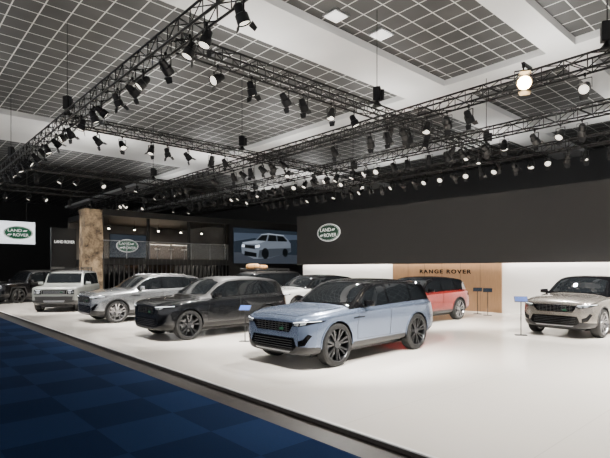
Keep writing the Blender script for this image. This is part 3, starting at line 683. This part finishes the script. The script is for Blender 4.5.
# ---------------------------------------------------------------- spotlights
def make_spot():
    r = empty('stage_spotlight')
    MB().box(-.03, .03, -.035, .035, -.10, 0).build('clamp', M['metal'], r, bevel=.006)
    yk = MB(); w = .17
    yk.tube([(0, 0, -.10), (0, 0, -.16)], .015)
    for a in (-1, 1): yk.box(a * w - .006, a * w + .006, -.02, .02, -.43, -.16)
    yk.box(-w, w, -.02, .02, -.17, -.155)
    yk.build('yoke', M['metal'], r)
    b = MB()
    def ly(prof, mb):
        n = 20; m = len(prof); base = len(mb.v)
        for i in range(n):
            t = 2 * PI * i / n
            for y, rr in prof: mb.v.append((rr * math.cos(t), y, rr * math.sin(t)))
        for i in range(n):
            j = (i + 1) % n
            for k_ in range(m):
                l = (k_ + 1) % m; mb.f.append([base + i * m + k_, base + i * m + l, base + j * m + l, base + j * m + k_])
    ly([(.24, .002), (.24, .07), (.20, .105), (.02, .12), (.0, .15), (-.20, .155), (-.20, .14), (-.16, .13), (-.16, .002)], b)
    body = b.build('body', M['metal'], r, smooth=True); body.location = (0, 0, -.41)
    l = MB(); ly([(-.165, .002), (-.185, .08), (-.175, .128), (-.162, .128), (-.162, .002)], l); l.build('lens', M['lens'], body, smooth=True)
    for a in (-1, 1):
        MB().prism([(-.13, 0), (.13, 0), (.09, .17), (-.09, .17)], lambda x, y, t: (x, -.205 - y * .9, a * (.15 + y * .45 + t)), 0, .004).build('barn_door', M['metal'], body)
    return r
sp0 = make_spot(); used = [False]
GR = 'black stage spotlights hanging from the trusses'
def spot(x, y, z, rz, tilt, label, hot=False, sz=.74):
    o = sp0 if not used[0] else dup(sp0); used[0] = True
    o.location = (x, y, z); o.rotation_euler = (0, 0, rz); o.scale = (sz, sz, sz)
    tag(o, label, 'spotlight', GR)
    for c in o.children:
        if c.name.startswith('body'):
            c.rotation_euler = (tilt, 0, 0)
            if hot:
                for l in c.children:
                    if l.name.startswith('lens'): l.data = l.data.copy(); l.data.materials.clear(); l.data.materials.append(M['lens_hot'])
    return o
def seq(a, b, gaps, skip=()):
    out = []; p = a; i = 0; s = 1 if b > a else -1
    while (b - p) * s > 0:
        if all(abs(p - q) > .46 for q in skip): out.append(p)
        p += s * gaps[i % len(gaps)]; i += 1
    return out
BC = TZ - TS - .026; BL = TL - TS - .026
lines = [
    ('x', 4.4, BC, seq(-6.4, -34, (1.1, .6, 1.0, 1.1, .6, .9)), 'the platform edge truss, counted from the right'),
    ('y', -8.9, BC, seq(5.5, 18.6, (.9, 1.0, .6, 1.0), (10.9, 14.2, 17.5)), 'the truss above the blue-grey SUV, counted from the carpet'),
    ('y', -15.8, BC, seq(5.3, 18.6, (.8, 1.0, .6), (10.9, 14.2, 17.5)), 'the truss beside the silver car, counted from the carpet'),
    ('y', -24, BC, seq(5.4, 18.6, (1.0, .7, 1.2), (10.9, 14.2, 17.5)), 'the truss above the boxy vehicle, counted from the carpet'),
    ('y', -31, BC, seq(5.4, 18.6, (1.2, .8, 1.4), (10.9, 14.2, 17.5)), 'the far left cross truss, counted from the carpet'),
    ('x', 10.9, BL, seq(-1.9, -33, (1.5, 2.6, .6, .6, .75, .55, .65)), 'the middle truss, counted from the right'),
    ('x', 14.2, BL, seq(-2.2, -27, (.9, .6, .8, .55, .7)), 'the truss behind the middle truss, counted from the right'),
    ('x', 17.5, BL, seq(-1.6, -23, (.75, .55, .65, .55, .6)), 'the header truss, counted from the right'),
]
for ax, c, z, ps, ph in lines:
    for i, p in enumerate(ps):
        x, y = (p, c) if ax == 'x' else (c, p)
        rz = random.choice((-1.57, 1.57, 3.14, 3.14, 0, 0, 2.4)) + random.uniform(-.35, .35)
        if ax == 'x': rz = random.choice((3.14, 3.14, 0)) + random.uniform(-.5, .5)
        tl = random.uniform(.5, 1.3)
        spot(x, y, z, rz, tl, 'black stage spotlight, %s on %s' % (ordl(i), ph))
hs = spot(-4.42, 10.34, 6.34, .50, .38, 'glowing warm stage spotlight facing the aisle on the middle truss', True, 1.05)
MB().box(-.03, .03, -.04, .36, -.04, .0).build('bracket', M['metal'], hs).rotation_euler.z = -.50

def hoist(x, y, z, label):
    r = empty('chain_hoist', (x, y, z), .5, label, 'hoist', 'chain hoists holding the trusses')
    MB().box(-.11, .11, -.09, .09, .15, .55).build('motor', M['metal'], r, bevel=.02)
    MB().cyl((0, 0, 0), (0, 0, .15), .15, .03, n=8).build('hook', M['metal'], r)
    MB().cyl((0, 0, .55), (0, 0, CZ - z - .01), .012, n=6).build('chain', M['metal'], r)
    MB().cyl((.16, 0, .45), (.16, 0, .15), .06, .05, n=12).build('chain_bag', M['black'], r)
for x, y, l, z in [(-8.9, 10.9, 'middle crossing above the blue-grey SUV', TZ), (-15.8, 10.9, 'middle crossing behind the silver car', TZ), (-24, 10.9, 'middle crossing above the boxy vehicle', TZ),
      (-15.8, 4.4, 'front truss corner by the silver car', TZ), (-24, 4.4, 'front truss corner by the boxy vehicle', TZ), (-8.9, 17.5, 'header truss crossing behind the red car', TZ), (-15.8, 17.5, 'header truss crossing behind the white car', TZ), (-3, 10.9, 'middle truss near the right edge', TL), (-3, 17.5, 'header truss near the right edge', TL), (-24, 17.5, 'header truss crossing before the video wall', TZ)]:
    hoist(x, y, z + TS + .028, 'black chain hoist over the ' + l)

for i, (x, y, l) in enumerate(((-9.9, 10.2, 'nearest the beam over the blue-grey SUV'), (-9.7, 12.1, 'second from the beam over the blue-grey SUV'))):
    r = empty('ceiling_light', (x, y, CZ), 0, 'square white ceiling light panel ' + l, 'ceiling light', 'ceiling light panels')
    MB().box(-.28, .28, -.3, .3, -.06, 0).build('frame', M['alu'], r)
    MB().box(-.23, .23, -.26, .26, -.075, -.06).build('diffuser', M['panel_light'], r)

# ---------------------------------------------------------------- lights
def lamp(x, y, z, tx, ty, tz, W, ang, col=(1, .96, .90), rad=.15, blend=.8):
    l = bpy.data.lights.new('spot', 'SPOT'); l.energy = W; l.spot_size = math.radians(ang); l.spot_blend = blend; l.color = col; l.shadow_soft_size = rad
    o = bpy.data.objects.new('spot_or_fill_lamp', l); C.objects.link(o); o.location = (x, y, z)
    o.rotation_euler = (Vector((tx, ty, tz)) - Vector((x, y, z))).to_track_quat('-Z', 'Y').to_euler()
for cx, cy in ((-7.5, 8), (-12.5, 7.6), (-17.8, 7.8), (-24, 7), (-5, 16.4), (-10.3, 14.9), (-15, 14.3), (-19.6, 14.3)):
    lamp(cx + 2.2, cy - 3.2, 5.7, cx, cy, .6, 4600, 68, rad=.06)
    lamp(cx + 3.0, cy + 1.2 if cy < 12 else cy - .2, 5.6, cx, cy - .2, .3, 2900, 62, rad=.06)
    lamp(cx - 1.8, cy + 2.2 if cy < 12 else cy + .6, 5.6, cx, cy - .6, .3, 2500, 64, rad=.06)
for x, y in ((-3, 8), (0, 11), (-2, 13), (-29, 8)): lamp(x, y, 5.7, x, y, 0, 3000, 105)
for x in (-34, -27, -20, -13, -6, 1):
    for y in (1, 9, 16, 25): lamp(x, y, 6.9, x, y, 9, 480, 165, (1, .98, .95), .3)  # added uplights that brighten the ceiling, no fixtures behind them
for y in (11, 13.5, 16): lamp(-30, y, 4.8, -30.5, y, 2.5, 420, 150, (1, .88, .72))  # extra lamps put inside the upper lounge to brighten it
lamp(-24.5, 6.5, 5.5, -27.2, 8.8, 3, 200, 60)
for x in (-19, -12, -5, 2): lamp(x, 13, 6.4, x, 19.6, 4.6, 200, 80, rad=.5, blend=1)
w = bpy.data.worlds.new('World'); bpy.context.scene.world = w; w.use_nodes = True
w.node_tree.nodes['Background'].inputs[0].default_value = (.97, .97, 1, 1); w.node_tree.nodes['Background'].inputs[1].default_value = .8

# ---------------------------------------------------------------- camera
cam = bpy.data.cameras.new('Camera'); co = bpy.data.objects.new('Camera', cam); C.objects.link(co)
co.location = (0, 0, 1.9); co.rotation_euler = (PI / 2, 0, math.radians(47.85))
cam.sensor_width = 36; cam.lens = 28.03; cam.shift_y = 40 / 610; cam.clip_end = 200
bpy.context.scene.camera = co
